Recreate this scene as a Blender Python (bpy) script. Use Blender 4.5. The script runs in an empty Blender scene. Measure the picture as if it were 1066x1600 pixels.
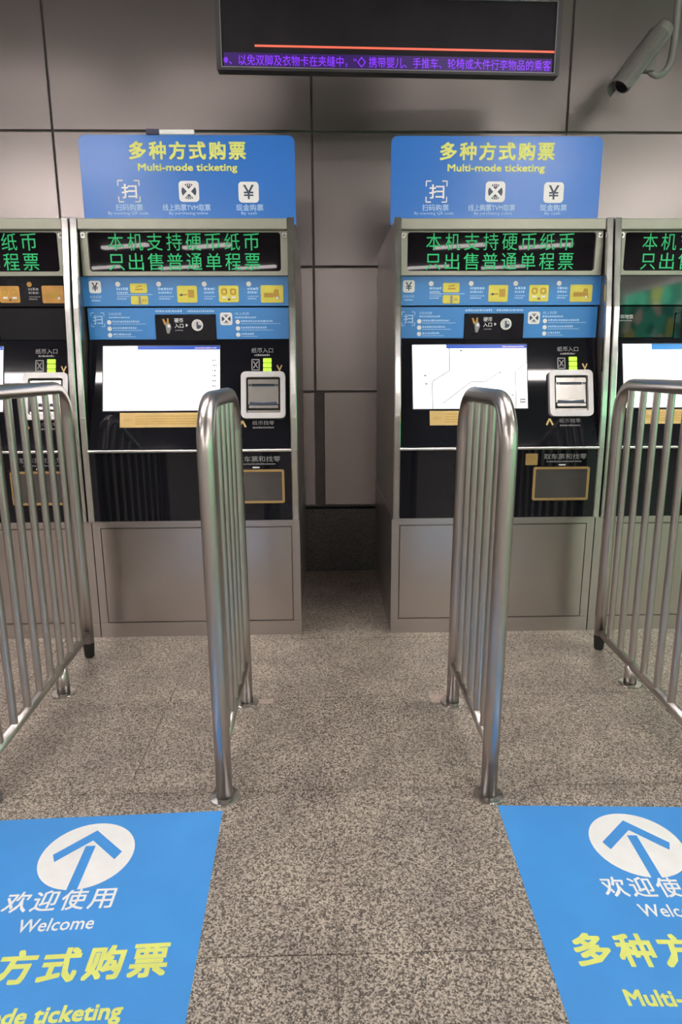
import bpy, math, random
from mathutils import Vector, Matrix

S = bpy.context.scene
COL = S.collection
random.seed(7)
PI = math.pi

# ------------------------------------------------------------------ camera
PITCH, YAW, ROLL, EYE = 0.2155, 0.0246, -0.0052, 1.2
fwd = Vector((math.sin(YAW) * math.cos(PITCH), math.cos(YAW) * math.cos(PITCH), -math.sin(PITCH)))
rgt = Vector((math.cos(YAW), -math.sin(YAW), 0))
up = rgt.cross(fwd)
r2 = rgt * math.cos(ROLL) + up * math.sin(ROLL)
u2 = up * math.cos(ROLL) - rgt * math.sin(ROLL)
cd = bpy.data.cameras.new('camera')
cam = bpy.data.objects.new('camera', cd)
COL.objects.link(cam)
cam.matrix_world = Matrix(((r2.x, u2.x, -fwd.x, 0), (r2.y, u2.y, -fwd.y, 0), (r2.z, u2.z, -fwd.z, EYE), (0, 0, 0, 1)))
cd.sensor_fit = 'VERTICAL'
cd.sensor_height = 36
cd.lens = 1020 / 1600 * 36
cd.clip_start = 0.05
S.camera = cam

# ------------------------------------------------------------------ world, exposure, lamp strengths
w = bpy.data.worlds.new('world')
S.world = w
w.use_nodes = True
w.node_tree.nodes['Background'].inputs[0].default_value = (0.5, 0.48, 0.47, 1)
w.node_tree.nodes['Background'].inputs[1].default_value = 0.05
S.view_settings.view_transform = 'Standard'
S.view_settings.look = 'None'
S.view_settings.gamma = 1
S.view_settings.use_curve_mapping = False
S.view_settings.exposure = 0.0
LAMP = 54.0            # ceiling lamp diffusers
GREEN = 2.3            # lightboxes on the right-hand wall of the concourse
S.cycles.max_bounces = 8
S.cycles.sample_clamp_indirect = 6
try:
    S.cycles.use_denoising = True
except Exception:
    pass


# ------------------------------------------------------------------ materials
def nd(nt, kind, **kw):
    n = nt.nodes.new(kind)
    for k, v in kw.items():
        setattr(n, k, v)
    return n


def mat(name, col, rough=.5, metal=0., noise=0., nscale=20., emit=None, estr=0., coat=0., bump=0., stretch=None, rnoise=0., spec=None):
    """Principled material whose colour (and roughness) is broken up by a little object-space noise."""
    m = bpy.data.materials.new(name)
    m.use_nodes = True
    nt = m.node_tree
    b = nt.nodes['Principled BSDF']
    b.inputs['Base Color'].default_value = (*col, 1)
    b.inputs['Roughness'].default_value = rough
    b.inputs['Metallic'].default_value = metal
    if spec is not None:
        b.inputs['Specular IOR Level'].default_value = spec
    if coat:
        b.inputs['Coat Weight'].default_value = coat
        b.inputs['Coat Roughness'].default_value = .04
    if emit:
        b.inputs['Emission Color'].default_value = (*emit, 1)
        b.inputs['Emission Strength'].default_value = estr
    if noise or bump or rnoise:
        tc = nd(nt, 'ShaderNodeTexCoord')
        mp = nd(nt, 'ShaderNodeMapping')
        if stretch:
            mp.inputs['Scale'].default_value = stretch
        nt.links.new(tc.outputs['Object'], mp.inputs['Vector'])
        tx = nd(nt, 'ShaderNodeTexNoise')
        tx.inputs['Scale'].default_value = nscale
        tx.inputs['Detail'].default_value = 4
        nt.links.new(mp.outputs[0], tx.inputs['Vector'])
        if noise:
            rp = nd(nt, 'ShaderNodeValToRGB')
            rp.color_ramp.elements[0].position = .3
            rp.color_ramp.elements[1].position = .7
            rp.color_ramp.elements[0].color = (*[c * (1 - noise) for c in col], 1)
            rp.color_ramp.elements[1].color = (*[min(1, c * (1 + noise)) for c in col], 1)
            nt.links.new(tx.outputs[0], rp.inputs[0])
            nt.links.new(rp.outputs[0], b.inputs['Base Color'])
        if rnoise:
            mr = nd(nt, 'ShaderNodeMapRange')
            mr.inputs['To Min'].default_value = max(.02, rough - rnoise)
            mr.inputs['To Max'].default_value = rough + rnoise
            nt.links.new(tx.outputs[0], mr.inputs[0])
            nt.links.new(mr.outputs[0], b.inputs['Roughness'])
        if bump:
            bp = nd(nt, 'ShaderNodeBump')
            bp.inputs['Strength'].default_value = bump
            bp.inputs['Distance'].default_value = .001
            nt.links.new(tx.outputs[0], bp.inputs['Height'])
            nt.links.new(bp.outputs[0], b.inputs['Normal'])
    return m


def granite(name, dark, mid, light, rough, gain=1.0):
    m = bpy.data.materials.new(name)
    m.use_nodes = True
    nt = m.node_tree
    b = nt.nodes['Principled BSDF']
    tc = nd(nt, 'ShaderNodeTexCoord')
    geo = nd(nt, 'ShaderNodeNewGeometry')
    v = nd(nt, 'ShaderNodeTexVoronoi')
    v.inputs['Scale'].default_value = 300
    v.inputs['Randomness'].default_value = 1
    nt.links.new(geo.outputs['Position'], v.inputs['Vector'])
    n2 = nd(nt, 'ShaderNodeTexNoise')
    n2.inputs['Scale'].default_value = 95
    n2.inputs['Detail'].default_value = 3
    nt.links.new(geo.outputs['Position'], n2.inputs['Vector'])
    sep = nd(nt, 'ShaderNodeSeparateColor')
    nt.links.new(v.outputs['Color'], sep.inputs[0])
    mx = nd(nt, 'ShaderNodeMix')
    mx.inputs[0].default_value = .5
    nt.links.new(sep.outputs[0], mx.inputs[2])
    nt.links.new(n2.outputs[0], mx.inputs[3])
    rp = nd(nt, 'ShaderNodeValToRGB')
    e = rp.color_ramp.elements
    e[0].position, e[0].color = .30, (*dark, 1)
    e[1].position, e[1].color = .66, (*light, 1)
    k = e.new(.47)
    k.color = (*mid, 1)
    nt.links.new(mx.outputs[0], rp.inputs[0])
    # broad, soft mottling of the stone
    n3 = nd(nt, 'ShaderNodeTexNoise')
    n3.inputs['Scale'].default_value = 5
    n3.inputs['Detail'].default_value = 5
    nt.links.new(geo.outputs['Position'], n3.inputs['Vector'])
    r3 = nd(nt, 'ShaderNodeValToRGB')
    r3.color_ramp.elements[0].position = .3
    r3.color_ramp.elements[1].position = .7
    r3.color_ramp.elements[0].color = (.74 * gain, .71 * gain, .71 * gain, 1)
    r3.color_ramp.elements[1].color = (1.12 * gain, 1.1 * gain, 1.05 * gain, 1)
    nt.links.new(n3.outputs[0], r3.inputs[0])
    mu = nd(nt, 'ShaderNodeMix', data_type='RGBA', blend_type='MULTIPLY')
    mu.inputs[0].default_value = 1
    nt.links.new(rp.outputs[0], mu.inputs[6])
    nt.links.new(r3.outputs[0], mu.inputs[7])
    nt.links.new(mu.outputs[2], b.inputs['Base Color'])
    b.inputs['Roughness'].default_value = rough
    return m


def poster(name, strength):
    """Backlit print of a green advertisement with pale and yellow patches."""
    m = bpy.data.materials.new(name)
    m.use_nodes = True
    nt = m.node_tree
    b = nt.nodes['Principled BSDF']
    tc = nd(nt, 'ShaderNodeTexCoord')
    v = nd(nt, 'ShaderNodeTexVoronoi')
    v.inputs['Scale'].default_value = 4.5
    nt.links.new(tc.outputs['Object'], v.inputs['Vector'])
    sep = nd(nt, 'ShaderNodeSeparateColor')
    nt.links.new(v.outputs['Color'], sep.inputs[0])
    rp = nd(nt, 'ShaderNodeValToRGB')
    rp.color_ramp.interpolation = 'CONSTANT'
    e = rp.color_ramp.elements
    e[0].position, e[0].color = 0, (.01, .33, .19, 1)
    e[1].position, e[1].color = .45, (.05, .62, .36, 1)
    for p, c in ((.68, (.55, .62, .12, 1)), (.8, (.35, .75, .55, 1)), (.92, (.8, .7, .5, 1))):
        k = e.new(p)
        k.color = c
    nt.links.new(sep.outputs[0], rp.inputs[0])
    nt.links.new(rp.outputs[0], b.inputs['Base Color'])
    nt.links.new(rp.outputs[0], b.inputs['Emission Color'])
    b.inputs['Emission Strength'].default_value = strength
    return m


M = {}
M['wall'] = mat('enamel_panel', (.33, .293, .284), .27, .7, .012, 2)
M['joint'] = mat('joint_sealant', (.16, .14, .132), .7, noise=.1)
M['dark'] = mat('dark_recess', (.02, .019, .019), .8, noise=.2)
M['granite'] = granite('speckled_granite', (.085, .068, .060), (.29, .245, .212), (.66, .585, .515), .38, .80)
M['granite_dark'] = granite('dark_granite', (.02, .018, .018), (.06, .055, .055), (.13, .12, .115), .35)
M['plain'] = mat('concourse_wall', (.60, .575, .56), .6, noise=.05)
M['ceil'] = mat('ceiling_panel', (.30, .29, .285), .6, noise=.03)
M['steel'] = mat('brushed_steel', (.50, .46, .44), .32, 1, .03, 8, stretch=(1, 1, 30))
M['door'] = mat('satin_steel', (.50, .455, .43), .28, 1, .015, 6)
M['chrome'] = mat('polished_steel', (.62, .60, .585), .17, 1, .05, 30, rnoise=.05)
M['tube'] = mat('barrier_steel', (.55, .505, .485), .31, 1, .012, 30)
M['header'] = mat('painted_steel', (.30, .302, .25), .32, .4, .05, 14)
M['glass'] = mat('black_glass', (.007, .007, .011), .035, 0, .3, 6, spec=.36)
M['led_glass'] = mat('led_window', (.010, .008, .011), .02, 0, .3, 6, spec=.10)
M['led_face'] = mat('led_matrix_face', (.012, .010, .014), .6, 0, .3, 6, spec=.2)
M['blue'] = mat('blue_vinyl', (.045, .245, .62), .28, 0, .03, 4)
M['sheet'] = mat('blue_floor_vinyl', (.055, .295, .74), .34, 0, .05, 6, bump=.15)
M['gloss'] = mat('glossy_strip', (.012, .014, .014), .05, 0, .3, 6, spec=1.0, coat=.6)
M['sign'] = mat('blue_sign_vinyl', (.032, .175, .58), .22, 0, .03, 3)
M['white'] = mat('white_print', (.87, .86, .86), .4, noise=.03)
M['pale'] = mat('pale_blue_print', (.42, .66, .92), .4, noise=.05)
M['grey'] = mat('grey_print', (.30, .29, .30), .4, noise=.05)
M['yellow'] = mat('yellow_print', (.76, .80, .20), .4, noise=.06)
M['tile'] = mat('yellow_tile_print', (.74, .66, .09), .35, noise=.08)
M['tile_ink'] = mat('brown_print', (.50, .30, .04), .4, noise=.1)
M['orange'] = mat('orange_print', (.60, .30, .06), .35, noise=.15)
M['ink'] = mat('dark_print', (.03, .05, .09), .4, noise=.1)
M['gold'] = mat('gold_plate', (.62, .43, .17), .35, .3, .1, 12)
M['gold_frame'] = mat('gold_frame', (.50, .32, .13), .35, .4, .08, 12)
M['flap'] = mat('smoked_flap', (.14, .13, .125), .2, .6, .1, 10)
M['slot'] = mat('pale_metal_frame', (.66, .64, .64), .35, .3, .03, 20)
M['slot_in'] = mat('slot_shutter', (.50, .47, .45), .25, .8, .05, 20)
M['rubber'] = mat('black_rubber', (.012, .011, .011), .7, noise=.2)
M['body'] = mat('cabinet_steel', (.36, .325, .31), .35, .85, .05, 6)
M['trim'] = mat('bright_trim', (.72, .70, .68), .3, .9, .03, 10)
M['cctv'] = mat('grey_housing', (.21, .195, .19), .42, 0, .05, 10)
M['cctv_lit'] = mat('grey_housing_lit', (.33, .31, .30), .42, 0, .05, 10)  # paler copy of the housing grey, its lit tone put into the colour
M['bezel'] = mat('dark_bezel', (.025, .025, .028), .4, noise=.1)
M['screen'] = mat('lit_screen', (.8, .8, .8), .2, emit=(1, .985, .99), estr=1.15)
M['title'] = mat('screen_blue', (.03, .08, .4), .2, emit=(.035, .09, .42), estr=.55)
M['title2'] = mat('screen_light_blue', (.03, .2, .5), .2, emit=(.03, .22, .55), estr=.6)
M['map'] = mat('screen_grey', (.12, .11, .12), .2, emit=(.30, .27, .29), estr=.9)
M['faint'] = mat('screen_faint', (.2, .15, .2), .2, emit=(.62, .50, .62), estr=.9)
M['led_green'] = mat('green_leds', (.01, .3, .1), .4, emit=(.004, .42, .12), estr=.55)
M['led_purple'] = mat('purple_leds', (.1, .02, .3), .4, emit=(.22, .025, .95), estr=1.15)
M['led_glow'] = mat('purple_led_field', (.03, .008, .09), .3, emit=(.04, .006, .20), estr=.28)
M['led_red'] = mat('red_leds', (.4, .05, .03), .4, emit=(.95, .16, .09), estr=.9)
M['lime'] = mat('lime_light', (.4, .7, .05), .4, emit=(.42, .80, .03), estr=.75)
M['lamp'] = mat('lamp_diffuser', (.9, .9, .9), .5, emit=(1, .93, .90), estr=LAMP)
M['poster'] = poster('green_backlit_print', GREEN)
M['cap'] = mat('dark_cap', (.03, .025, .07), .4, noise=.1)
M['tape'] = mat('pinkish_residue', (.46, .36, .31), .5, noise=.2, nscale=60)


# ------------------------------------------------------------------ mesh builder
_T = {}


def text_geo(s, bold):
    key = (s, bold)
    if key in _T:
        return _T[key]
    c = bpy.data.curves.new('lettering', 'FONT')
    c.body = s
    c.resolution_u = 2
    c.offset = bold
    o = bpy.data.objects.new('lettering', c)
    COL.objects.link(o)
    dg = bpy.context.evaluated_depsgraph_get()
    dg.update()
    me = bpy.data.meshes.new_from_object(o.evaluated_get(dg))
    vs = [(v.co.x, v.co.y) for v in me.vertices]
    fs = [tuple(p.vertices) for p in me.polygons]
    bpy.data.objects.remove(o)
    bpy.data.meshes.remove(me)
    bpy.data.curves.remove(c)
    xs = [v[0] for v in vs]
    ys = [v[1] for v in vs]
    _T[key] = (vs, fs, min(xs), max(xs), min(ys), max(ys))
    return _T[key]


def rrect(x0, x1, z0, z1, r, n=4):
    """Rounded rectangle outline, counter-clockwise."""
    pts = []
    rr = r if isinstance(r, (tuple, list)) else (r, r, r, r)      # bottom-left, bottom-right, top-right, top-left
    for cx, cz, a, q in ((x0 + rr[0], z0 + rr[0], PI, rr[0]), (x1 - rr[1], z0 + rr[1], 1.5 * PI, rr[1]), (x1 - rr[2], z1 - rr[2], 0, rr[2]), (x0 + rr[3], z1 - rr[3], .5 * PI, rr[3])):
        for i in range(n + 1):
            t = a + .5 * PI * i / n
            pts.append((cx + q * math.cos(t), cz + q * math.sin(t)))
    return pts


def flatmap(x, z, o):
    return (x, -o, z)


class MB:
    """Collects shapes; .build links them as one mesh object. mp(x, z, out) maps panel coordinates to object space."""

    def __init__(self, mp=flatmap):
        self.v, self.f, self.fm, self.fs, self.mats, self.mp = [], [], [], [], [], mp

    def mi(self, m):
        if m not in self.mats:
            self.mats.append(m)
        return self.mats.index(m)

    def add(self, vs, fs, m, smooth=False):
        b = len(self.v)
        self.v += [tuple(p) for p in vs]
        i = self.mi(m)
        for f in fs:
            self.f.append(tuple(k + b for k in f))
            self.fm.append(i)
            self.fs.append(smooth)
        return self

    def box(self, x0, x1, y0, y1, z0, z1, m, bev=0.0):
        if bev <= 0:
            vs = [(x, y, z) for x in (x0, x1) for y in (y0, y1) for z in (z0, z1)]
            return self.add(vs, [(0, 1, 3, 2), (4, 6, 7, 5), (0, 4, 5, 1), (2, 3, 7, 6), (0, 2, 6, 4), (1, 5, 7, 3)], m)
        b = bev
        vs, idx = [], {}
        for sx in (0, 1):
            for sy in (0, 1):
                for sz in (0, 1):
                    X, Y, Z = (x0, x1)[sx], (y0, y1)[sy], (z0, z1)[sz]
                    bx, by, bz = (b, -b)[sx], (b, -b)[sy], (b, -b)[sz]
                    idx[sx, sy, sz, 'x'] = len(vs); vs.append((X, Y + by, Z + bz))
                    idx[sx, sy, sz, 'y'] = len(vs); vs.append((X + bx, Y, Z + bz))
                    idx[sx, sy, sz, 'z'] = len(vs); vs.append((X + bx, Y + by, Z))
        g = lambda a, c: idx[(*a, c)]
        fs = []
        for s in (0, 1):
            fs.append([g((s, 0, 0), 'x'), g((s, 1, 0), 'x'), g((s, 1, 1), 'x'), g((s, 0, 1), 'x')][::1 if s else -1])
            fs.append([g((0, s, 0), 'y'), g((1, s, 0), 'y'), g((1, s, 1), 'y'), g((0, s, 1), 'y')][::-1 if s else 1])
            fs.append([g((0, 0, s), 'z'), g((1, 0, s), 'z'), g((1, 1, s), 'z'), g((0, 1, s), 'z')][::1 if s else -1])
        for a in (0, 1):
            for c in (0, 1):
                fs.append([g((a, c, 0), 'x'), g((a, c, 1), 'x'), g((a, c, 1), 'y'), g((a, c, 0), 'y')])
                fs.append([g((a, 0, c), 'x'), g((a, 1, c), 'x'), g((a, 1, c), 'z'), g((a, 0, c), 'z')])
                fs.append([g((0, a, c), 'y'), g((1, a, c), 'y'), g((1, a, c), 'z'), g((0, a, c), 'z')])
        for a in (0, 1):
            for c in (0, 1):
                for d in (0, 1):
                    fs.append([g((a, c, d), k) for k in 'xyz'])
        return self.add(vs, fs, m)

    def tube(self, path, r, m, n=16, cap=True, radii=None):
        P = [Vector(p) for p in path]
        vs, fs = [], []
        ref = None
        for i, p in enumerate(P):
            t = (P[min(i + 1, len(P) - 1)] - P[max(i - 1, 0)]).normalized()
            if ref is None:
                ref = Vector((1, 0, 0)) if abs(t.x) < .9 else Vector((0, 1, 0))
            a = (ref - t * ref.dot(t)).normalized()
            ref = a
            b = t.cross(a)
            q = radii[i] if radii else r
            for k in range(n):
                h = 2 * PI * k / n
                vs.append(p + a * (q * math.cos(h)) + b * (q * math.sin(h)))
        for i in range(len(P) - 1):
            for k in range(n):
                k2 = (k + 1) % n
                fs.append((i * n + k, i * n + k2, (i + 1) * n + k2, (i + 1) * n + k))
        self.add(vs, fs, m, True)
        if cap:
            b = len(self.v) - len(vs)
            i = self.mi(m)
            for ring in (range(n - 1, -1, -1), range((len(P) - 1) * n, len(P) * n)):
                self.f.append(tuple(b + k for k in ring)); self.fm.append(i); self.fs.append(False)
        return self

    # -- panel-mapped shapes
    def poly(self, pts, o, m):
        return self.add([self.mp(x, z, o) for x, z in pts], [tuple(range(len(pts)))], m)

    def rect(self, x0, x1, z0, z1, o, m):
        return self.poly([(x0, z0), (x1, z0), (x1, z1), (x0, z1)], o, m)

    def plate(self, pts, o0, o1, m, back=True):
        n = len(pts)
        vs = [self.mp(x, z, o1) for x, z in pts] + [self.mp(x, z, o0) for x, z in pts]
        fs = [tuple(range(n))] + [(i + n, (i + 1) % n + n, (i + 1) % n, i) for i in range(n)]
        if back:
            fs.append(tuple(range(2 * n - 1, n - 1, -1)))
        return self.add(vs, fs, m)

    def ring(self, outer, inner, o0, o1, m):
        n = len(outer)
        vs = [self.mp(x, z, o1) for x, z in outer] + [self.mp(x, z, o1) for x, z in inner] + [self.mp(x, z, o0) for x, z in outer] + [self.mp(x, z, o0) for x, z in inner]
        fs = []
        for i in range(n):
            j = (i + 1) % n
            fs += [(i, j, n + j, n + i), (2 * n + i, 2 * n + j, j, i), (n + i, n + j, 3 * n + j, 3 * n + i), (3 * n + i, 3 * n + j, 2 * n + j, 2 * n + i)]
        return self.add(vs, fs, m)

    def disc(self, cx, cz, r, o, m, n=20):
        return self.poly([(cx + r * math.cos(2 * PI * i / n), cz + r * math.sin(2 * PI * i / n)) for i in range(n)], o, m)

    def line(self, a, b, wd, o, m):
        d = Vector((b[0] - a[0], b[1] - a[1]))
        p = Vector((-d.y, d.x)).normalized() * wd / 2
        return self.poly([(a[0] - p.x, a[1] - p.y), (b[0] - p.x, b[1] - p.y), (b[0] + p.x, b[1] + p.y), (a[0] + p.x, a[1] + p.y)], o, m)

    def text(self, s, x0, x1, z0, z1, o, m, bold=0.0):
        """Lettering fitted to a box; bold (share of the height) widens the strokes by laying the outline several times."""
        vs, fs, a, b, c, d = text_geo(s, 0.0)
        e = bold * (z1 - z0)
        sx, sz = (x1 - x0 - 2 * e) / (b - a), (z1 - z0 - 2 * e) / (d - c)
        shifts = [(0, 0)] if not bold else [(-1, -1), (1, -1), (1, 1), (-1, 1)] if bold < .03 else [(-1, -1), (0, -1), (1, -1), (1, 0), (1, 1), (0, 1), (-1, 1), (-1, 0)]
        for k, (i, j) in enumerate(shifts):
            self.add([self.mp(x0 + e + (x - a) * sx + i * e, z0 + e + (y - c) * sz + j * e, o + k * 4e-5) for x, y in vs], fs, m)
        return self

    def spaced(self, s, x0, x1, z0, z1, o, m, fill=.85, bold=0.0):
        """Square characters set at an even pitch, each filling a share of its cell."""
        n = len(s)
        p = (x1 - x0) / (n - 1 + fill)
        for k, ch in enumerate(s):
            vs, fs, a, b, c, d = text_geo(ch, 0.0)
            g = text_geo('国', 0.0)                        # full-size reference cell
            W0, H0 = g[3] - g[2], g[5] - g[4]
            gw, gz = p * fill / W0, (z1 - z0) / H0
            cx = x0 + p * (k + fill / 2)
            wd, za = min((b - a) * gw, p * fill), z0 + (c - g[4]) * gz
            za, zb = max(za, z0 - .02 * (z1 - z0)), min(z0 + (d - g[4]) * gz, z1 + .02 * (z1 - z0))
            self.text(ch, cx - wd / 2, cx + wd / 2, za, zb, o, m, bold)
        return self

    def small(self, x0, x1, z0, z1, o, m):
        """A line of print too small to read in the photograph: a run of uneven dashes."""
        x = x0
        while x < x1 - .001:
            q = min(x1, x + random.uniform(.35, 1.0) * (z1 - z0) * 1.1)
            self.rect(x, q, z0, z0 + (z1 - z0) * random.uniform(.75, 1), o, m)
            x = q + (z1 - z0) * .3
        return self

    def build(self, name, parent=None, label=None):
        me = bpy.data.meshes.new(name)
        me.from_pydata(self.v, [], self.f)
        for m in self.mats:
            me.materials.append(m)
        me.polygons.foreach_set('material_index', self.fm)
        me.polygons.foreach_set('use_smooth', self.fs)
        me.update()
        o = bpy.data.objects.new(name, me)
        COL.objects.link(o)
        if parent:
            o.parent = parent
        if label:
            o['label'] = label
        return o


def link(name, me, parent, loc=(0, 0, 0)):
    o = bpy.data.objects.new(name, me)
    COL.objects.link(o)
    o.parent = parent
    o.location = loc
    return o


def tag(o, label, cat, group=None):
    o['label'] = label
    o['category'] = cat
    if group:
        o['group'] = group
    return o


def empty(name, loc, label, cat, group=None):
    o = bpy.data.objects.new(name, None)
    COL.objects.link(o)
    o.location = loc
    o.empty_display_size = .1
    return tag(o, label, cat, group)


def struct(o):
    o['kind'] = 'structure'
    return o


# ------------------------------------------------------------------ room shell
D, WY = 2.84, 3.79                  # machine fronts, back wall
XL, XR, YF, H = -6.0, 5.2, -13.0, 3.32
floor = struct(MB().box(XL, XR, YF, WY + .1, -.06, -.003, M['granite']).build('floor'))
SX, SY, X0S, Y0S = .60, .55, .015, 2.24
slab = MB().box(.0012, SX - .0012, .0012, SY - .0012, -.0028, 0, M['granite']).build('slab', floor)
slab.location = (X0S - 6 * SX, Y0S + 2 * SY, 0)
for i in range(12):
    for j in range(9):
        if i or j:
            link('slab', slab.data, floor, (X0S + (i - 6) * SX, Y0S + (2 - j) * SY, 0))

for (xa, xb, ya, yb) in ((.385, .435, 2.185, 2.245), (-.275, -.20, 2.20, 2.235)):
    MB().box(xa, xb, ya, yb, .0, .0004, M['tape']).build('tape_residue', floor, 'small pinkish patch of tape residue')
back = struct(MB().box(XL, XR, WY + .05, WY + .12, .0, .402, M['dark']).box(XL, XR, WY + .014, WY + .12, .402, H, M['joint']).build('wall_back'))  # near-black foot: shadow of the gap under the panels put into its colour
zr = [.41, 1.075, 1.749, 2.423, 3.097, H]
PX = 1.353
for c in range(-5, 4):
    for k in range(5):
        xa, xb = -.05 + c * PX + .005, -.05 + (c + 1) * PX - .005
        if c == 0 and k == 0:
            xa += .045                                   # the wider open joint low between the machines
        xa, xb = max(xa, XL), min(xb, XR)
        if xb > xa:
            MB().box(xa, xb, WY, WY + .014, zr[k] + .005, zr[k + 1] - .005, M['wall'], .002).build('panel', back)
struct(MB().box(XL, XR, WY + .02, WY + .05, 0, .385, M['granite_dark']).build('baseboard_back'))
struct(MB().box(XL - .1, XL, YF, WY + .1, 0, H, M['plain']).build('wall_left'))
struct(MB().box(XR, XR + .1, YF, WY + .1, 0, H, M['plain']).build('wall_right'))
struct(MB().box(XL, XR, YF - .1, YF, 0, H, M['plain']).build('wall_front'))
struct(MB().box(XL - .1, XR + .1, YF - .1, WY + .12, H, H + .1, M['ceil']).build('ceiling'))

# ceiling lamps (some set by glints; machine-side row, extra far ones added to brighten)
lamps = [(-1.2, 1.5, 0), (1.04, 1.5, 0), (-3.5, 1.5, 0), (3.4, 1.5, 0), (-2.0, 2.3, 0), (2.2, 2.3, 0), (-.75, 2.3, 0), (.95, 2.3, 0), (-3.5, -1.05, 0), (-2.2, -1.05, 0), (2.1, -1.05, 0), (4.2, -1.05, 0),
         (-4.4, -3.6, 20), (-2.6, -3.6, 20), (2.7, -3.6, 20), (4.4, -3.6, 20), (-3.4, -6.2, 20), (-2.0, -6.2, 20), (2.4, -6.2, 20), (3.9, -6.2, 20),
         (-4.6, -8.6, 20), (-3.0, -8.6, 20), (-1.4, -8.6, 20), (2.2, -8.6, 20), (3.8, -8.6, 20), (-4.2, -11.0, 20), (-2.2, -11.0, 20), (0, -11.0, 20), (1.6, -11.0, 20), (3.4, -11.0, 20)]
cache = {}
for x, y, deg in lamps:
    near = y > 0                      # near frames are deep to keep light off the wall; far diffusers stand proud
    t = empty('ceiling_lamp', (x, y, H), 'slim white linear lamp in the ceiling, unseen, some placed from glints, others added to brighten', 'lamp', 'linear ceiling lamps')
    t.rotation_euler.z = math.radians(deg)
    if near not in cache:
        up_ = lambda a, b, o: (a, b, -o)
        fo = MB(up_).ring(rrect(-.48, .48, -.09, .09, .01), rrect(-.45, .45, -.06, .06, .005), 0, .105 if near else .02, M['ceil'] if near else M['trim']).build('lamp_frame', t)
        po = MB(up_).plate(rrect(-.45, .45, -.06, .06, .005), 0, .022 if near else .06, M['lamp']).build('diffuser', t)
        cache[near] = (fo.data, po.data)
    else:
        link('lamp_frame', cache[near][0], t)
        link('diffuser', cache[near][1], t)

# green lightboxes along the right-hand side of the concourse
for k, y in enumerate((1.6, -.5, -2.6, -4.7, -6.8, -8.9)):
    t = empty('advertising_lightbox', (XR, y, 0), 'green backlit advertising lightbox along the concourse, seen only as green reflections', 'lightbox', 'green lightboxes along the concourse')
    mp = lambda a, b, o: (-o, a, b)
    MB(mp).ring(rrect(-1.0, 1.0, .55, 2.45, .04), rrect(-.95, .95, .6, 2.4, .02), 0, .09, M['trim']).build('frame', t)
    MB(mp).plate(rrect(-.95, .95, .6, 2.4, .02), .01, .06, M['poster']).build('backlit_print', t)


# ------------------------------------------------------------------ ticket machines
W = .918
PROFILE = [(.556, -.045), (.86, -.045), (1.0, -.042), (1.1, -.035), (1.25, -.022), (1.45, -.003), (1.6, .018), (1.81, .045)]   # front edge of the side panels: (height, depth)
DEPTH = .93


def slope(z0, y0, z1, y1):
    """Panel mapping for a face running from (z0, y0) up to (z1, y1)."""
    L = math.hypot(z1 - z0, y1 - y0)
    ny, nz = -(z1 - z0) / L, (y1 - y0) / L

    def mp(x, z, o):
        t = (z - z0) / (z1 - z0)
        return (x, y0 + (y1 - y0) * t + ny * o, z + nz * o)
    return mp


MAP_LED = slope(1.60, .080, 1.76, .080)
MAP_STRIP = slope(1.3, .085, 1.6, .085)
MAP_SCREEN = slope(.868, -.036, 1.326, .082)
MAP_LOW = slope(.5, -.043, .9, -.043)
MAP_DOOR = slope(0, 0, 1, 0)


def yen_icon(b, x0, x1, z0, z1, o):
    b.plate(rrect(x0, x1, z0, z1, (x1 - x0) * .18), 0, o, M['white'])
    q = (x1 - x0)
    b.text('¥', x0 + q * .24, x1 - q * .24, z0 + q * .16, z1 - q * .14, o + .0004, M['ink'], .012)


def metro_icon(b, x0, x1, z0, z1, o):
    b.plate(rrect(x0, x1, z0, z1, (x1 - x0) * .18), 0, o, M['white'])
    cx, cz, r = (x0 + x1) / 2, (z0 + z1) / 2, (x1 - x0) * .37
    b.disc(cx, cz, r, o + .0004, M['ink'], 28)
    for s in (1, -1):                                         # pale crossing bands leave four dark lobes
        b.line((cx - s * r * .74, cz - r * .74), (cx + s * r * .74, cz + r * .74), r * .40, o + .0008, M['white'])
    b.poly([(cx - r * .3, cz), (cx, cz - r * .3), (cx + r * .3, cz), (cx, cz + r * .3)], o + .0010, M['white'])
    for s in (1, -1):
        for t in (-.26, 0, .26):
            b.line((cx + t * r, cz + s * r * .62), (cx + t * r, cz + s * r * 1.0), r * .11, o + .0012, M['white'])


def scan_icon(b, x0, x1, z0, z1, o, m):
    q = x1 - x0
    t = q * .055
    for sx in (0, 1):
        for sz in (0, 1):
            X, Z = (x0, x1)[sx], (z0, z1)[sz]
            dx, dz = (q * .24, -q * .24)[sx], (q * .24, -q * .24)[sz]
            b.line((X, Z + dz), (X, Z), t, o, m)
            b.line((X, Z), (X + dx, Z), t, o, m)
    b.text('扫', x0 + q * .15, x1 - q * .12, z0 + q * .15, z1 - q * .15, o, m, .02)


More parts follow.
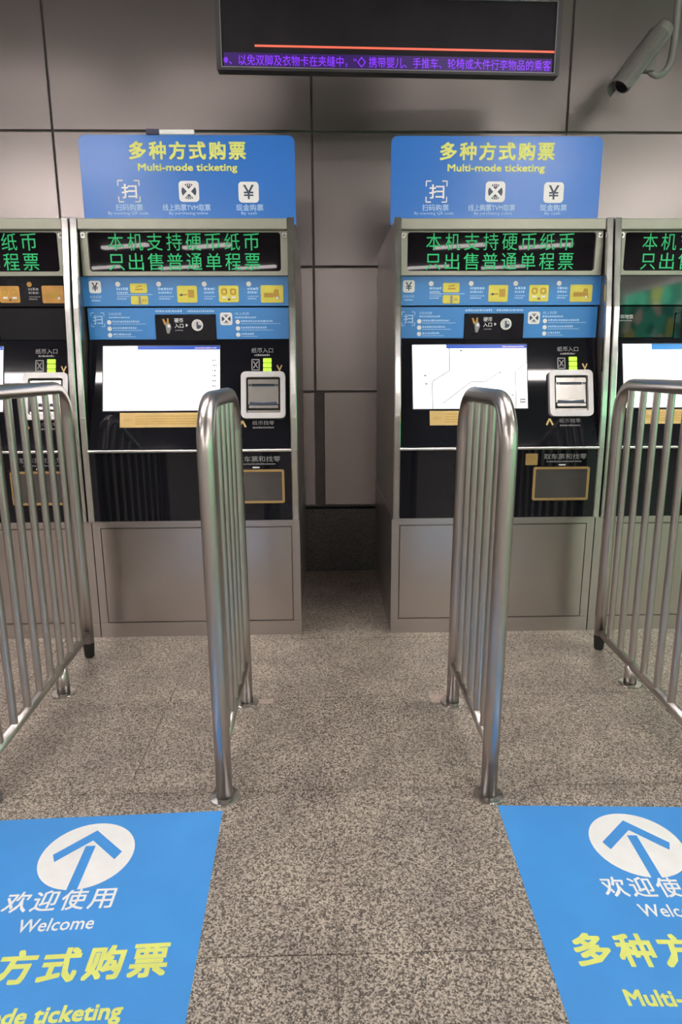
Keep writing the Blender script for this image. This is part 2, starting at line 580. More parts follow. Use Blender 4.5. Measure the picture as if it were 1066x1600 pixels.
def ticket_machine(kind, x0, label):
    """kind: 'plain' (orange cards on a black strip), 'blue_a', 'blue_b' (blue stickers), 'green' (bare glossy strip)."""
    root = empty('ticket_machine', (x0, D, 0), label, 'ticket machine', 'row of ticket machines')
    blue = kind.startswith('blue')
    # ---- lower cabinet
    b = MB()
    b.box(0, W, .020, DEPTH, .07, .548, M['body'])
    b.box(0, .034, 0, .021, .07, .548, M['steel']).box(W - .034, W, 0, .021, .07, .548, M['steel'])
    b.box(.034, W - .034, 0, .021, .516, .548, M['steel'])
    b.build('cabinet', root)
    MB().box(0, W, -.001, DEPTH, 0, .0695, M['steel']).build('plinth', root)
    d = MB()
    d.box(.038, W - .038, -.0005, .012, .0735, .512, M['door'])
    d.build('cabinet_door', root, 'plain satin steel door')
    MB().box(0, W, -.046, DEPTH, .549, .5555, M['steel']).build('console_base', root)
    # ---- console sides with the bent front edge
    for s in (0, 1):
        xa, xb = (0.004, .016) if s == 0 else (W - .016, W - .004)
        prof = [(y, z) for z, y in PROFILE] + [(DEPTH, 1.81), (DEPTH, .556)]
        n = len(prof)
        vs = [(xa, y, z) for y, z in prof] + [(xb, y, z) for y, z in prof]
        fs = [tuple(range(n)), tuple(range(2 * n - 1, n - 1, -1))] + [(i, i + n, (i + 1) % n + n, (i + 1) % n) for i in range(n)]
        MB().add(vs, fs, M['body']).build('side_panel', root)
        xa, xb = (.001, .029) if s == 0 else (W - .029, W - .001)
        vs, fs = [], []
        for z, y in PROFILE:                                  # rounded bright edge strip
            for q, dy in ((xa, .012), (xa, -.001), (xa + .004, -.005), (xb - .004, -.005), (xb, -.001), (xb, .012)):
                vs.append((q, y + dy, z))
        for i in range(len(PROFILE) - 1):
            for k in range(6):
                k2 = (k + 1) % 6
                fs.append((i * 6 + k, i * 6 + k2, (i + 1) * 6 + k2, (i + 1) * 6 + k))
        fs += [(5, 4, 3, 2, 1, 0), tuple(range(len(vs) - 6, len(vs)))]
        MB().add(vs, fs, M['chrome']).build('edge_post', root, 'bright steel edge post')
    b = MB()
    b.box(.016, W - .016, .14, DEPTH - .012, .556, 1.795, M['dark'])  # dark inner fill, added behind the panels to block light
    b.box(.016, W - .016, DEPTH - .012, DEPTH, .556, 1.795, M['body'])
    b.build('housing', root)
    # ---- header
    MB().box(.029, W - .029, .048, .30, 1.765, 1.808, M['header'], .003).build('header', root, 'beige painted steel header')
    MB().box(.016, W - .016, .30, DEPTH, 1.793, 1.808, M['body']).build('top_cover', root)
    # ---- LED window
    f = MB(MAP_LED)
    f.ring([*rrect(.029, W - .029, 1.587, 1.764, .002)], [*rrect(.06, W - .06, 1.604, 1.758, .012)], -.02, .012, M['header'])
    f.build('display_frame', root, 'beige painted steel frame')
    g = MB(MAP_LED).plate(rrect(.055, W - .055, 1.598, 1.762, .006), -.01, 0, M['led_glass'])
    led = g.build('display_window', root, 'black display window with two lines of green lettering')
    t = MB(MAP_LED)
    t.spaced('本机支持硬币纸币', .140, .768, 1.688, 1.755, .002, M['led_green'], .80)
    t.build('lettering', led, 'green lit lettering')
    t = MB(MAP_LED)
    t.spaced('只出售普通单程票', .138, .770, 1.610, 1.676, .002, M['led_green'], .80)
    t.build('lettering', led, 'green lit lettering')
    for x in (.034, W - .052):
        c = MB(MAP_LED)
        c.ring(rrect(x, x + .018, 1.735, 1.755, .003), rrect(x + .004, x + .014, 1.739, 1.751, .002), .012, .017, M['chrome'])
        c.build('latch', root)
    # ---- upper strip
    sm = M['blue'] if blue else M['gloss'] if kind == 'green' else M['glass']
    p = MB(MAP_STRIP).plate([(.017, 1.466), (W - .017, 1.466), (W - .017, 1.586), (.017, 1.586)], -.03, 0, sm)
    strip = p.build('payment_strip', root, 'blue strip of payment pictograms' if blue else 'glossy black strip')
    if kind != 'green':
        ty = M['tile'] if blue else M['orange']
        t = MB(MAP_STRIP)
        if blue:
            yen_icon(t, .045, .095, 1.519, 1.569, .001)
            t.text('现金购票', .046, .094, 1.498, 1.509, .0006, M['pale'], .0)
            t.small(.052, .088, 1.486, 1.493, .0006, M['pale'])
            t.build('yen_emblem', strip, 'white tile with a currency sign')
        for dx, x, wd in ((.166, .160, .05), (.338, .335, .06), (.530, .528, .045), (.718, .712, .045)):
            t = MB(MAP_STRIP)
            t.disc(dx, 1.555, .0105, .0008, M['white'] if blue else M['orange'], 14)
            if dx == .166:
                t.line((.160, 1.513), (.310, 1.513), .003, .0028, M['pale'] if blue else M['grey'])
            for k, (z, h) in enumerate(((1.531, .011), (1.517, .009), (1.503, .004), (1.493, .006))):
                t.small(x, x + wd * (1, .93, 1.05, .8)[k], z, z + h, .0006, M['pale'] if blue else M['grey'])
            t.build('lettering', strip)
        for (xa, xb, za, zb) in ((.217, .288, 1.519, 1.558), (.217, .290, 1.473, 1.508), (.414, .498, 1.480, 1.549), (.590, .674, 1.481, 1.549), (.768, .864, 1.479, 1.550)):
            q = MB(MAP_STRIP).plate(rrect(xa, xb, za, zb, .006), 0, .0016, ty)
            cx, cz, ww, hh = (xa + xb) / 2, (za + zb) / 2, xb - xa, zb - za
            ink = M['tile_ink']
            if za == 1.519:
                q.rect(cx - .015, cx + .018, cz - .008, cz - .001, .002, ink); q.line((cx - .012, cz + .004), (cx + .014, cz + .009), .005, .002, ink)
            elif za == 1.473:
                q.rect(cx - .004, cx + .006, za + .002, zb - .002, .002, M['grey']); q.small(cx + .012, xb - .008, cz - .004, cz + .004, .002, ink)
            elif xa == .414:
                q.rect(cx + .004, cx + .03, cz - .014, cz + .018, .002, ink); q.line((cx - .034, cz - .004), (cx, cz - .002), .006, .002, ink); q.disc(cx - .024, cz - .003, .005, .0024, M['ink'], 8)
            elif xa == .590:
                for sx in (-1, 1):
                    q.ring(rrect(cx + sx * .019 - .013, cx + sx * .019 + .013, cz - .004, cz + .022, .008), rrect(cx + sx * .019 - .006, cx + sx * .019 + .006, cz + .002, cz + .016, .004), .0016, .002, ink)
                    q.rect(cx + sx * .019 - .008, cx + sx * .019 + .010, cz - .018, cz - .010, .002, M['white'])
                q.poly([(cx - .006, za + .008), (cx + .008, za + .008), (cx + .001, za + .018)], .002, M['ink'])
            else:
                q.rect(xa + .014, cx + .004, cz - .014, cz + .004, .002, ink); q.poly([(cx, cz - .01), (xb - .016, cz - .02), (xb - .02, cz + .018), (cx + .012, cz + .02)], .0022, ink)
                q.disc(xb - .026, cz - .016, .006, .0026, M['white'], 8)
            q.build('pictogram', strip, 'yellow pictogram card' if blue else 'orange pictogram card')
    # ---- instruction band with the black coin panel let into it
    z0, z1, ca, cb, cz = 1.329, 1.459, .313, .573, 1.432
    pts = [(.030, z0), (ca - .008, z0), (ca, z0 + .008), (ca, cz - .008), (ca + .008, cz), (cb - .008, cz), (cb, cz - .008), (cb, z0 + .008), (cb + .008, z0), (W - .024, z0), (W - .024, z1), (.030, z1)]
    p = MB(MAP_STRIP)
    # split so every face is convex
    for q in ([(.030, z0), (ca, z0), (ca, z1), (.030, z1)], [(ca, cz), (cb, cz), (cb, z1), (ca, z1)], [(cb, z0), (W - .024, z0), (W - .024, z1), (cb, z1)]):
        p.plate(q, -.02, 0, sm if blue else M['glass'])
    band = p.build('instruction_panel', root, 'blue panel of printed instructions' if blue else 'plain glossy black panel')
    if blue:
        t = MB(MAP_STRIP)
        scan_icon(t, .042, .098, 1.383, 1.439, .0008, M['pale'])
        t.build('scan_emblem', band)
        t = MB(MAP_STRIP)
        metro_icon(t, .591, .643, 1.387, 1.439, .001)
        t.build('metro_emblem', band, 'white tile with a round dark emblem')
        t = MB(MAP_STRIP)
        t.text('扫码购票', .118, .172, 1.428, 1.440, .0006, M['pale'])
        t.small(.118, .208, 1.417, 1.424, .0006, M['pale'])
        t.build('lettering', band)
        t = MB(MAP_STRIP)
        t.text('线上购票', .655, .716, 1.428, 1.440, .0006, M['pale'])
        t.small(.655, .745, 1.415, 1.423, .0006, M['pale'])
        t.build('lettering', band)
        for xa, lens in ((.118, (.115, .10, .075)), (.666, (.135, .11, .055))):
            t = MB(MAP_STRIP)
            for k in range(3):
                z = 1.400 - k * .0265
                t.disc(xa, z, .0095, .0008, M['white'], 12)
                t.small(xa + .014, xa + .014 + lens[k], z - .0005, z + .008, .0006, M['pale'])
                t.small(xa + .014, xa + .014 + lens[k] * 1.25, z - .0085, z - .005, .0006, M['pale'])
            t.build('instruction_lines', band)
        t = MB(MAP_STRIP)
        t.small(ca + .004, ca + .12, 1.441, 1.450, .0006, M['pale'])
        t.build('lettering', band)
        t = MB(MAP_STRIP)
        t.small(ca + .14, cb - .004, 1.441, 1.450, .0006, M['pale'])
        t.build('lettering', band)
    elif kind == 'green':
        t = MB(MAP_STRIP)
        t.rect(.040, .048, 1.404, 1.424, .0006, M['grey'])
        t.build('emblem', band, 'small grey emblem')
        t = MB(MAP_STRIP)
        t.text('深圳地铁', .056, .130, 1.408, 1.426, .0006, M['white'])
        t.small(.058, .128, 1.398, 1.404, .0006, M['grey'])
        t.build('lettering', band)
    else:
        MB(MAP_STRIP).plate(rrect(.858, .884, 1.420, 1.462, .002), 0, .001, M['white']).rect(.866, .870, 1.434, 1.452, .0014, M['ink']).rect(.874, .877, 1.434, 1.446, .0014, M['tile_ink']).build('paper_label', root, 'small pale paper label')
    p = MB(MAP_STRIP).plate(rrect(ca + .002, cb - .002, z0 - .004, cz - .002, (.001, .001, .012, .012)), -.02, .004, M['glass'])
    coin = p.build('coin_panel', root, 'black panel with a round coin slot')
    t = MB(MAP_STRIP)
    # a hand holding a coin
    t.poly([(.345, 1.412), (.352, 1.414), (.362, 1.392), (.353, 1.388)], .005, M['orange'])
    t.poly([(.366, 1.416), (.372, 1.415), (.372, 1.388), (.362, 1.390)], .005, M['tile_ink'])
    t.poly([(.356, 1.394), (.376, 1.396), (.382, 1.378), (.372, 1.352), (.362, 1.354)], .0052, M['grey'])
    t.disc(.372, 1.384, .007, .0056, M['white'], 10)
    t.build('hand_pictogram', coin, 'small orange and grey hand pictogram')
    t = MB(MAP_STRIP)
    t.text('硬币', .396, .434, 1.398, 1.416, .005, M['white'], .01)
    t.text('入口', .396, .434, 1.376, 1.394, .005, M['white'], .01)
    t.small(.398, .432, 1.364, 1.369, .005, M['grey'])
    t.poly([(.444, 1.380), (.454, 1.387), (.444, 1.394)], .005, M['white'])
    t.build('lettering', coin)
    c = MB(MAP_STRIP)
    ro = [(.494 + .024 * math.cos(a * PI / 12), 1.387 + .024 * math.sin(a * PI / 12)) for a in range(24)]
    ri = [(.494 + .018 * math.cos(a * PI / 12), 1.387 + .018 * math.sin(a * PI / 12)) for a in range(24)]
    c.ring(ro, ri, .003, .010, M['trim'])
    c.poly(ri, .006, M['slot'])
    c.rect(.490, .497, 1.372, 1.400, .0066, M['ink'])
    c.poly([(.497, 1.388), (.512, 1.386), (.506, 1.374), (.497, 1.371)], .0067, M['ink'])
    c.build('coin_slot', root, 'round pale metal coin slot')
    # ---- sloping screen panel
    p = MB(MAP_SCREEN).plate([(.029, .870), (W - .029, .870), (W - .029, 1.326), (.029, 1.326)], -.03, 0, M['glass'])
    face = p.build('screen_panel', root, 'sloping black glass panel')
    b = MB(MAP_SCREEN)
    b.plate(rrect(.084, .590, 1.026, 1.304, .003), 0, .002, M['bezel'])
    b.build('screen_bezel', root)
    sx0, sx1, sz0, sz1 = .088, .586, 1.030, 1.300
    p = MB(MAP_SCREEN).plate([(sx0, sz0), (sx1, sz0), (sx1, sz1), (sx0, sz1)], .001, .003, M['screen'])
    scr = p.build('touch_screen', root, {'blue_b': 'lit white screen with a grey line map', 'green': 'lit white screen with a light blue bar'}.get(kind, 'lit white screen with a dark blue bar'))
    t = MB(MAP_SCREEN)
    if kind == 'green':
        t.rect(.215, sx1, 1.276, sz1, .004, M['title2'])
    else:
        t.rect(.235, sx1, 1.284, sz1, .004, M['title'])
        t.small(.48, .575, 1.288, 1.294, .0046, M['faint'])
    if kind == 'blue_b':
        L = [((.248, 1.284), (.248, 1.19)), ((.248, 1.19), (.172, 1.145)), ((.172, 1.145), (.172, 1.03)), ((.215, 1.05), (.340, 1.142)), ((.340, 1.142), (.40, 1.142)), ((.40, 1.142), (.465, 1.182)),
             ((.535, 1.03), (.535, 1.185)), ((.535, 1.185), (.586, 1.225))]
        for a, c in L:
            t.line(a, c, .0042, .004, M['map'])
        t.line((.172, 1.148), (.52, 1.150), .0016, .0038, M['faint'])
        for x, z in ((.142, 1.17), (.146, 1.135), (.300, 1.275), (.468, 1.182), (.522, 1.085)):
            t.rect(x - .006, x + .006, z - .004, z + .004, .0042, M['map'])
        t.rect(.553, .578, 1.052, 1.070, .0044, M['grey'])
        t.small(.556, .575, 1.058, 1.064, .005, M['screen'])
    else:
        for k in range(7):
            z = 1.235 - k * .0215
            t.small(.553, .574, z, z + .008, .004, M['map'])
        for x, z in ((.30, 1.20), (.33, 1.16), (.22, 1.11), (.45, 1.23), (.36, 1.19), (.42, 1.12), (.19, 1.245), (.34, 1.10)):
            t.rect(x, x + .006, z, z + .004, .004, M['faint'])
    t.build('screen_graphics', scr)
    p = MB(MAP_SCREEN).plate([(.159, .960), (.512, .960), (.512, 1.021), (.159, 1.021)], 0, .0016, M['gold'])
    pl = p.build('notice_plate', root, 'gold coloured notice strip under the screen')
    t = MB(MAP_SCREEN)
    t.text('温馨提示', .172, .215, .985, .997, .002, M['tile_ink'])
    for z in (1.004, .993, .982, .972):
        t.small(.225, .49, z, z + .006, .002, M['tile_ink'])
    t.build('lettering', pl)
    # banknote entry
    t = MB(MAP_SCREEN)
    t.text('纸币入口', .722, .815, 1.270, 1.291, .0006, M['grey'], .006)
    t.small(.735, .800, 1.257, 1.265, .0006, M['grey'])
    t.build('lettering', face, 'grey lettering')
    t = MB(MAP_SCREEN)
    t.ring(rrect(.722, .757, 1.196, 1.244, .003), rrect(.726, .753, 1.200, 1.240, .002), .0002, .0008, M['grey'])
    t.line((.730, 1.206), (.749, 1.234), .004, .0008, M['grey']); t.line((.730, 1.234), (.749, 1.206), .004, .0008, M['grey'])
    t.build('crossed_box_pictogram', face)
    t = MB(MAP_SCREEN)
    t.line((.832, 1.218), (.842, 1.196), .0055, .0008, M['gold']); t.line((.852, 1.218), (.842, 1.196), .0055, .0008, M['gold'])
    t.line((.842, 1.200), (.842, 1.190), .005, .0008, M['gold'])
    t.build('arrow_mark', face, 'gold arrow pointing down')
    t = MB(MAP_SCREEN)
    t.line((.668, .958), (.682, .985), .008, .0008, M['gold']); t.line((.696, .958), (.682, .985), .008, .0008, M['gold'])
    t.build('arrow_mark', face, 'gold arrow pointing up')
    t = MB(MAP_SCREEN)
    t.text('纸币找零', .724, .818, .967, .985, .0006, M['grey'], .006)
    t.small(.726, .816, .953, .960, .0006, M['grey'])
    t.build('lettering', face, 'grey lettering')
    for k in range(3):
        z = 1.188 + k * .0205
        g = MB(MAP_SCREEN).plate(rrect(.772, .808, z, z + .018, .002), 0, .002, M['lime'])
        g.small(.782, .798, z + .006, z + .010, .0024, M['gold'])
        g.build('indicator', root, 'lime green lit tile')
    n = MB(MAP_SCREEN)
    n.ring(rrect(.678, .868, .992, 1.187, .020), rrect(.700, .846, 1.014, 1.164, .008), 0, .022, M['slot'])
    fr = n.build('banknote_slot', root, 'pale metal frame with rounded corners')
    n = MB(MAP_SCREEN)
    n.poly(rrect(.699, .847, 1.013, 1.165, .008), .003, M['dark'])
    n.build('slot_recess', fr)
    n = MB(MAP_SCREEN)
    n.plate(rrect(.708, .838, 1.050, 1.156, .004), .004, .012, M['slot_in'])
    n.plate([(.708, 1.135), (.838, 1.135), (.838, 1.152), (.708, 1.152)], .012, .020, M['slot_in'])
    n.rect(.724, .822, 1.126, 1.135, .0126, M['ink'])
    for x in (.715, .831):
        n.disc(x, 1.130, .004, .0128, M['ink'], 8)
    n.poly([(.712, 1.050), (.834, 1.050), (.828, 1.062), (.773, 1.058), (.718, 1.062)], .0126, M['ink'])
    n.build('shutter', fr, 'brushed metal shutter')
    n = MB(MAP_SCREEN)
    n.plate([(.712, 1.034), (.836, 1.034), (.836, 1.046), (.712, 1.046)], .003, .018, M['slot_in'])
    n.plate([(.704, 1.014), (.844, 1.014), (.844, 1.026), (.704, 1.026)], .003, .014, M['slot_in'])
    n.build('note_tray', fr)
    # ---- ledge and lower black panel
    MB().box(.026, W - .026, -.054, .02, .857, .867, M['trim'], .002).build('ledge', root, 'thin bright metal ledge')
    low = MB(MAP_LOW).plate([(.029, .5565), (W - .029, .5565), (W - .029, .855), (.029, .855)], -.03, 0, M['glass']).build('lower_panel', root, 'black glass panel')
    t = MB(MAP_LOW)
    t.text('取车票和找零', .655, .842, .812, .837, .0006, M['grey'], .008)
    t.small(.668, .820, .800, .806, .0006, M['grey'])
    t.build('lettering', low)
    if kind == 'blue_b':
        t = MB(MAP_LOW).plate(rrect(.575, .628, .788, .838, .003), 0, .001, M['gold_frame'])
        t.line((.588, .80), (.614, .818), .006, .0014, M['tile_ink']); t.line((.59, .82), (.61, .826), .005, .0014, M['tile_ink'])
        t.build('pictogram', root, 'gold pictogram card')
    MB(MAP_LOW).plate(rrect(.722, .752, .785, .791, .002), 0, .002, M['white']).build('tray_lamp', root, 'small white light above the tray')
    n = MB(MAP_LOW)
    n.ring(rrect(.611, .858, .632, .779, .008), rrect(.621, .848, .642, .770, .005), -.01, .008, M['gold_frame'])
    tray = n.build('ticket_tray', root, 'gold framed ticket tray')
    n = MB(MAP_LOW)
    n.plate(rrect(.621, .848, .642, .770, .004), .001, .004, M['flap'])
    n.build('tray_flap', tray, 'smoked grey flap')
    return root


XM = [-1.9555, -1.0335, .297, 1.2195]
ticket_machine('plain', XM[0], 'ticket machine with orange cards on a black strip, cut off beside the white-screened one')
ticket_machine('blue_a', XM[1], 'blue-stickered ticket machine with a plain white screen and no map lines')
ticket_machine('blue_b', XM[2], 'blue-stickered ticket machine with a grey line map on its screen')
ticket_machine('green', XM[3], 'ticket machine without blue stickers, next to the one with the map screen')


# ------------------------------------------------------------------ sign boards on the two blue machines
def sign_board(x0, wd, label):
    SY_ = 3.04
    root = empty('sign_board', (x0, SY_, 1.81), label, 'sign', 'blue ticketing signs on the machines')
    b0 = 1.81
    mp = lambda x, z, o: (x, -o, z - b0)
    k = wd / .905
    p = MB(mp).plate(rrect(0, wd, 1.815, 2.163, (.003, .003, .024, .024)), -.022, 0, M['sign'])
    brd = p.build('board', root)
    e = MB(mp).ring(rrect(-.003, wd + .003, 1.812, 2.166, (.003, .003, .027, .027)), rrect(0, wd, 1.815, 2.163, (.003, .003, .024, .024)), -.024, .0005, M['sign'])
    e.build('edging', root)
    t = MB(mp)
    q = lambda x: x * k
    t.spaced('多种方式购票', q(.206), q(.700), 2.071, 2.140, .001, M['yellow'], .86, .03)
    t.build('yellow_lettering', brd, 'large yellow lettering')
    t = MB(mp)
    t.text('Multi-mode ticketing', q(.240), q(.662), 2.018, 2.056, .001, M['yellow'], .029)
    t.build('yellow_lettering', brd, 'small yellow lettering')
    t = MB(mp)
    scan_icon(t, q(.150), q(.240), 1.905, 1.989, .001, M['white'])
    t.build('scan_emblem', brd, 'white scanning pictogram')
    t = MB(mp)
    metro_icon(t, q(.408), q(.494), 1.905, 1.988, .001)
    t.build('metro_emblem', brd, 'white tile with a round dark emblem')
    t = MB(mp)
    yen_icon(t, q(.663), q(.750), 1.902, 1.985, .001)
    t.build('yen_emblem', brd, 'white tile with a currency sign')
    for zh, xa, xb, en, ea, eb in (('扫码购票', .134, .250, 'By scanning QR code', .100, .272), ('线上购票TVM取票', .335, .540, 'By purchasing online', .362, .528), ('现金购票', .650, .768, 'By cash', .672, .740)):
        t = MB(mp)
        t.text(zh, q(xa), q(xb), 1.869, 1.896, .0008, M['pale'], .01)
        t.text(en, q(ea), q(eb), 1.851, 1.866, .0008, M['pale'])
        t.build('caption', brd)
    for x in (.12, wd - .12):
        MB().box(x - .02, x + .02, .024, .03, 0, .12, M['steel']).box(x - .02, x + .02, .024, .1, -.001, .004, M['steel']).build('bracket', root)
    return root


sign_board(-1.019, .902, 'blue ticketing sign standing on the white-screened machine, a white glint bar along its top')
sign_board(.300, .904, 'blue ticketing sign standing on the machine with the map screen, bare top edge')
rod = empty('glint_bar', (-1.018, 3.05, 2.166), 'white bar with a black end on top of the blue sign, standing in for a bright reflection', 'bar')  # solid stand-in for a bright reflection along the sign top
MB().box(.335, .483, -.012, .012, .001, .021, M['white'], .003).build('bar_body', rod)
MB().box(.281, .336, -.014, .014, .0, .024, M['cap'], .003).build('end_cap', rod, 'black end cap')


# ------------------------------------------------------------------ queue barriers
def arc(cy, cz, r, a0, a1, n=8):
    return [(cy + r * math.cos(math.radians(a0 + (a1 - a0) * i / n)), cz + r * math.sin(math.radians(a0 + (a1 - a0) * i / n))) for i in range(n + 1)]


def barrier(x, y0, y1, legs, ztop, zrail, nbar, label, rear_z=0.0, rotz=0.0, lean=0.0):
    """Frame of bent tube from the front foot over the top to the rear end; upright bars between; feet on the floor."""
    root = empty('queue_barrier', (x, y0, 0), label, 'barrier', 'steel queue barriers')
    root.rotation_euler = (0, lean, rotz)
    L, R, rc, rb = y1 - y0, .0235, .125, .0125
    path = [(0, .006)] + [(0, z) for z in (.3, .6)] + arc(rc, ztop - rc, rc, 180, 90) + arc(L - rc, ztop - rc, rc, 90, 0) + [(L, z) for z in (.6, .3)] + [(L, rear_z + .006)]
    MB().tube([(0, a, b) for a, b in path], R, M['tube'], 20).build('frame', root)
    MB().tube([(0, R * .6, zrail), (0, L - R * .6, zrail)], .017, M['tube'], 14).build('bottom_rail', root)
    for i in range(1, nbar + 1):
        y = L * i / (nbar + 1)
        dz = 0
        e = min(y, L - y)
        if e < rc:
            dz = rc - math.sqrt(rc * rc - (rc - e) ** 2)
        MB().tube([(0, y, zrail), (0, y, ztop - dz)], rb, M['tube'], 12, cap=False).build('bar', root)
    for k, y in enumerate(legs):
        yl = y - y0
        if .05 < yl < L - .05:
            MB().tube([(0, yl, .004), (0, yl, zrail)], R, M['tube'], 18).build('leg', root)
        f = MB()
        n = 26
        prof = [(.0445, 0), (.0445, .004), (.0425, .006), (.0242, .0075)]
        vs = [(r * math.cos(2 * PI * i / n), yl + r * math.sin(2 * PI * i / n), z) for r, z in prof for i in range(n)]
        fs = [(j * n + i, j * n + (i + 1) % n, (j + 1) * n + (i + 1) % n, (j + 1) * n + i) for j in range(len(prof) - 1) for i in range(n)]
        f.add(vs, fs, M['chrome'], False).build('foot_flange', root)
    if rear_z > 0:
        MB().tube([(0, L, rear_z + .02), (0, L, rear_z), (0, L, .008), (0, L, .002)], .02, M['rubber'], 14, radii=[.02, .0235, .020, .016]).build('rubber_foot', root, 'black rubber foot')
    return root


barrier(-.972, 1.668, 2.628, (1.668, 2.304), 1.136, .108, 8, 'long steel barrier with rubber foot, its rail before the orange-card machine', .062, .045)
barrier(-.297, 1.664, 2.21, (1.664, 2.21), 1.122, .158, 5, 'short steel barrier in front of the white-screened machine', lean=-.005)
barrier(.460, 1.648, 2.183, (1.648, 2.183), 1.122, .158, 5, 'short steel barrier in front of the machine with the map screen', lean=.008)
barrier(1.150, 1.668, 2.628, (1.668, 2.304), 1.136, .082, 8, 'long steel barrier with rubber foot, its rail before the unstickered machine', .062, -.038)


# ------------------------------------------------------------------ blue floor stickers
def floor_sheet(cx, ytop, wd, rot, label):
    root = empty('floor_sticker', (cx, ytop, 0), label, 'floor sticker', 'blue welcome stickers on the floor')
    root.rotation_euler.z = rot
    mp = lambda x, y, o: (x, y, o + .0006)
    h = wd / 2
    LEN = 1.05
    b = MB(mp).plate([(-h, -LEN), (h, -LEN), (h, 0), (-h, 0)], -.0004, .0004, M['sheet'])
    base = b.build('vinyl_sheet', root)
    t = MB(mp)
    cy = -.147
    t.disc(0, cy, .116, .0008, M['white'], 48)
    t.poly([(-.0125, cy - .117), (.0125, cy - .117), (.0125, cy + .03), (-.0125, cy + .03)], .0012, M['sheet'])
    for s in (1, -1):
        t.poly([(0, cy + .088), (0, cy + .05), (s * .074, cy - .022), (s * .086, cy + .004)][::s], .0013, M['sheet'])
    t.build('arrow_emblem', base, 'white disc with a blue arrow')
    t = MB(mp)
    t.spaced('欢迎使用', -.141, .108, -.322, -.262, .0008, M['white'], .88, .012)
    t.build('white_lettering', base, 'white lettering')
    t = MB(mp)
    t.text('Welcome', -.083, .083, -.378, -.343, .0008, M['white'], .012)
    t.build('white_lettering', base, 'small white lettering')
    t = MB(mp)
    t.spaced('多种方式购票', -.265, .265, -.505, -.425, .0008, M['yellow'], .86, .03)
    t.build('yellow_lettering', base, 'large yellow lettering')
    t = MB(mp)
    t.text('Multi-mode ticketing', -.20, .20, -.60, -.555, .0008, M['yellow'], .029)
    t.build('yellow_lettering', base, 'small yellow lettering')
    return root


floor_sheet(-.618, 1.594, .648, math.radians(2.0), 'blue welcome sticker on the floor before the white-screened machine')
floor_sheet(.800, 1.588, .650, math.radians(-2.6), 'blue welcome sticker on the floor before the map-screened machine, cut by the picture edge')

# ------------------------------------------------------------------ hanging LED sign
led = empty('hanging_display', (.2925, 3.10, 2.425), 'dark hanging display with scrolling purple lettering above the machines', 'display')
led.rotation_euler = (0, math.radians(.22), math.radians(1.2))
mp = lambda x, z, o: (x, -o, z)
h = .7275
MB().box(-h, h, .004, .045, 0, .30, M['bezel'], .004).build('display_case', led)
MB(mp).ring(rrect(-h, h, 0, .30, .004), rrect(-h + .02, h - .02, .013, .28, .002), -.006, .008, M['bezel']).build('display_bezel', led)
MB(mp).ring(rrect(-h + .02, h - .02, .010, .281, .002), rrect(-h + .022, h - .022, .0125, .279, .002), -.004, .0086, M['grey']).build('bezel_edge', led)
scr = MB(mp).plate([(-h + .02, .012), (h - .02, .012), (h - .02, .28), (-h + .02, .28)], -.005, -.001, M['led_face']).build('display_face', led)
t = MB(mp)
t.rect(-h + .03, h - .03, .016, .068, .0002, M['led_glow'])
t.text('※、以免双脚及衣物卡在夹缝中，“◇ 携带婴儿、手推车、轮椅或大件行李物品的乘客', -h + .028, h - .035, .020, .061, .001, M['led_purple'], 0)
t.build('purple_lettering', scr, 'purple lit lettering')
t = MB(mp)
t.rect(-h + .16, h - .022, .090, .098, .001, M['led_red'])
t.build('red_line', scr, 'thin red lit line')
for x in (-.5, .5):
    MB().tube([(x, .025, .29), (x, .025, H - 2.42)], .012, M['bezel'], 10).build('hanger_rod', led)

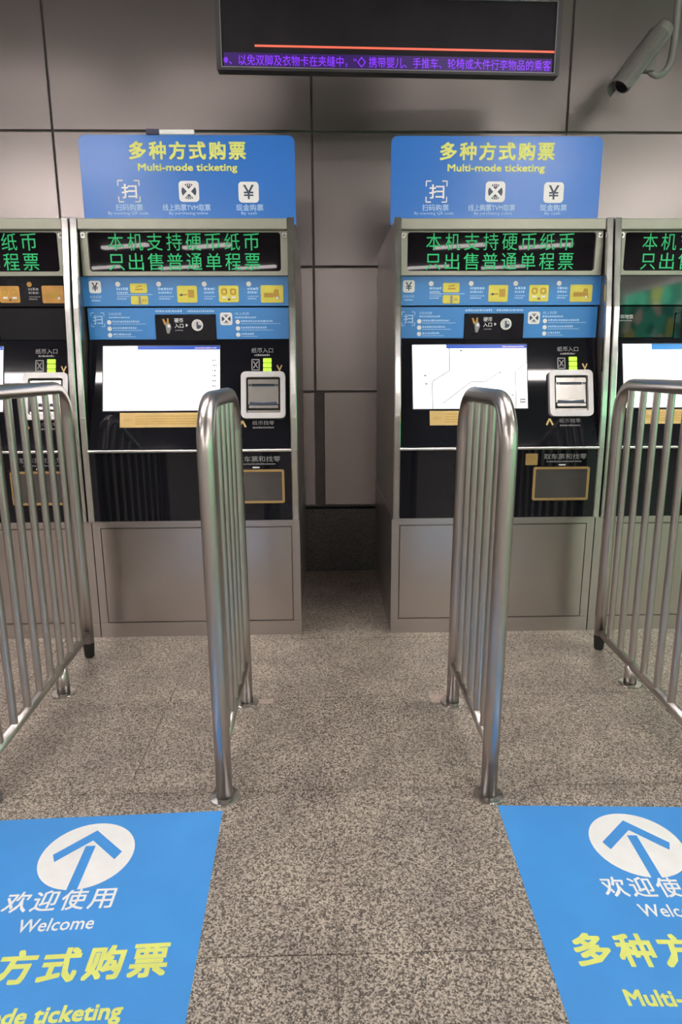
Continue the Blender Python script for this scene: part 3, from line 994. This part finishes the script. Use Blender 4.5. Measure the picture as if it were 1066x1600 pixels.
# ------------------------------------------------------------------ security camera
cc = empty('security_camera', (1.555, 3.45, 2.50), 'grey security camera on a bent arm, angled down by the display', 'security camera')
nose, tail = Vector((-.140, -.06, -.005)), Vector((.085, .03, .275))
ax = (tail - nose).normalized()
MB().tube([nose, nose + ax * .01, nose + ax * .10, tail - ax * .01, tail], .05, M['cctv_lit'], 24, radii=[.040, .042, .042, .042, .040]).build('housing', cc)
# sun shield: open half-tube over the housing
side = ax.cross(Vector((0, 0, 1))).normalized()
top = side.cross(ax).normalized()
vs, fs = [], []
N = 12
for t_ in (-.035, .31):
    for rr_ in (.050, .054):
        for i in range(N + 1):
            a = math.radians(-12 + 204 * i / N)
            vs.append(nose + ax * t_ + side * (rr_ * math.cos(a)) + top * (rr_ * math.sin(a)))
n1 = N + 1
for i in range(N):
    fs += [(i, i + 1, 2 * n1 + i + 1, 2 * n1 + i), (n1 + i, n1 + i + 1, 3 * n1 + i + 1, 3 * n1 + i), (i, i + 1, n1 + i + 1, n1 + i), (2 * n1 + i, 2 * n1 + i + 1, 3 * n1 + i + 1, 3 * n1 + i)]
MB().add(vs, fs, M['cctv'], False).build('sun_shield', cc)
MB().tube([nose - ax * .004, nose - ax * .001], .032, M['glass'], 20).build('lens_window', cc, 'dark round lens window')
pivot = nose + ax * .17 - top * .048
arm = [pivot, pivot + Vector((.05, .02, -.022)), pivot + Vector((.10, .045, -.005)), pivot + Vector((.135, .06, .04)), pivot + Vector((.15, .07, .11)), pivot + Vector((.155, .07, .25)), Vector((pivot.x + .155, pivot.y + .07, H - 2.50))]
pts = []
for i in range(len(arm) - 1):
    p0, p1, p2, p3 = arm[max(i - 1, 0)], arm[i], arm[i + 1], arm[min(i + 2, len(arm) - 1)]
    for k in range(5):
        u = k / 5
        pts.append(.5 * ((2 * p1) + (p2 - p0) * u + (2 * p0 - 5 * p1 + 4 * p2 - p3) * u * u + (3 * p1 - p0 - 3 * p2 + p3) * u ** 3))
pts.append(arm[-1])
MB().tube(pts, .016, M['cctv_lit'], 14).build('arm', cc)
MB().box(pivot.x - .016, pivot.x + .03, pivot.y - .02, pivot.y + .02, pivot.z - .02, pivot.z + .03, M['cctv'], .004).build('knuckle', cc)
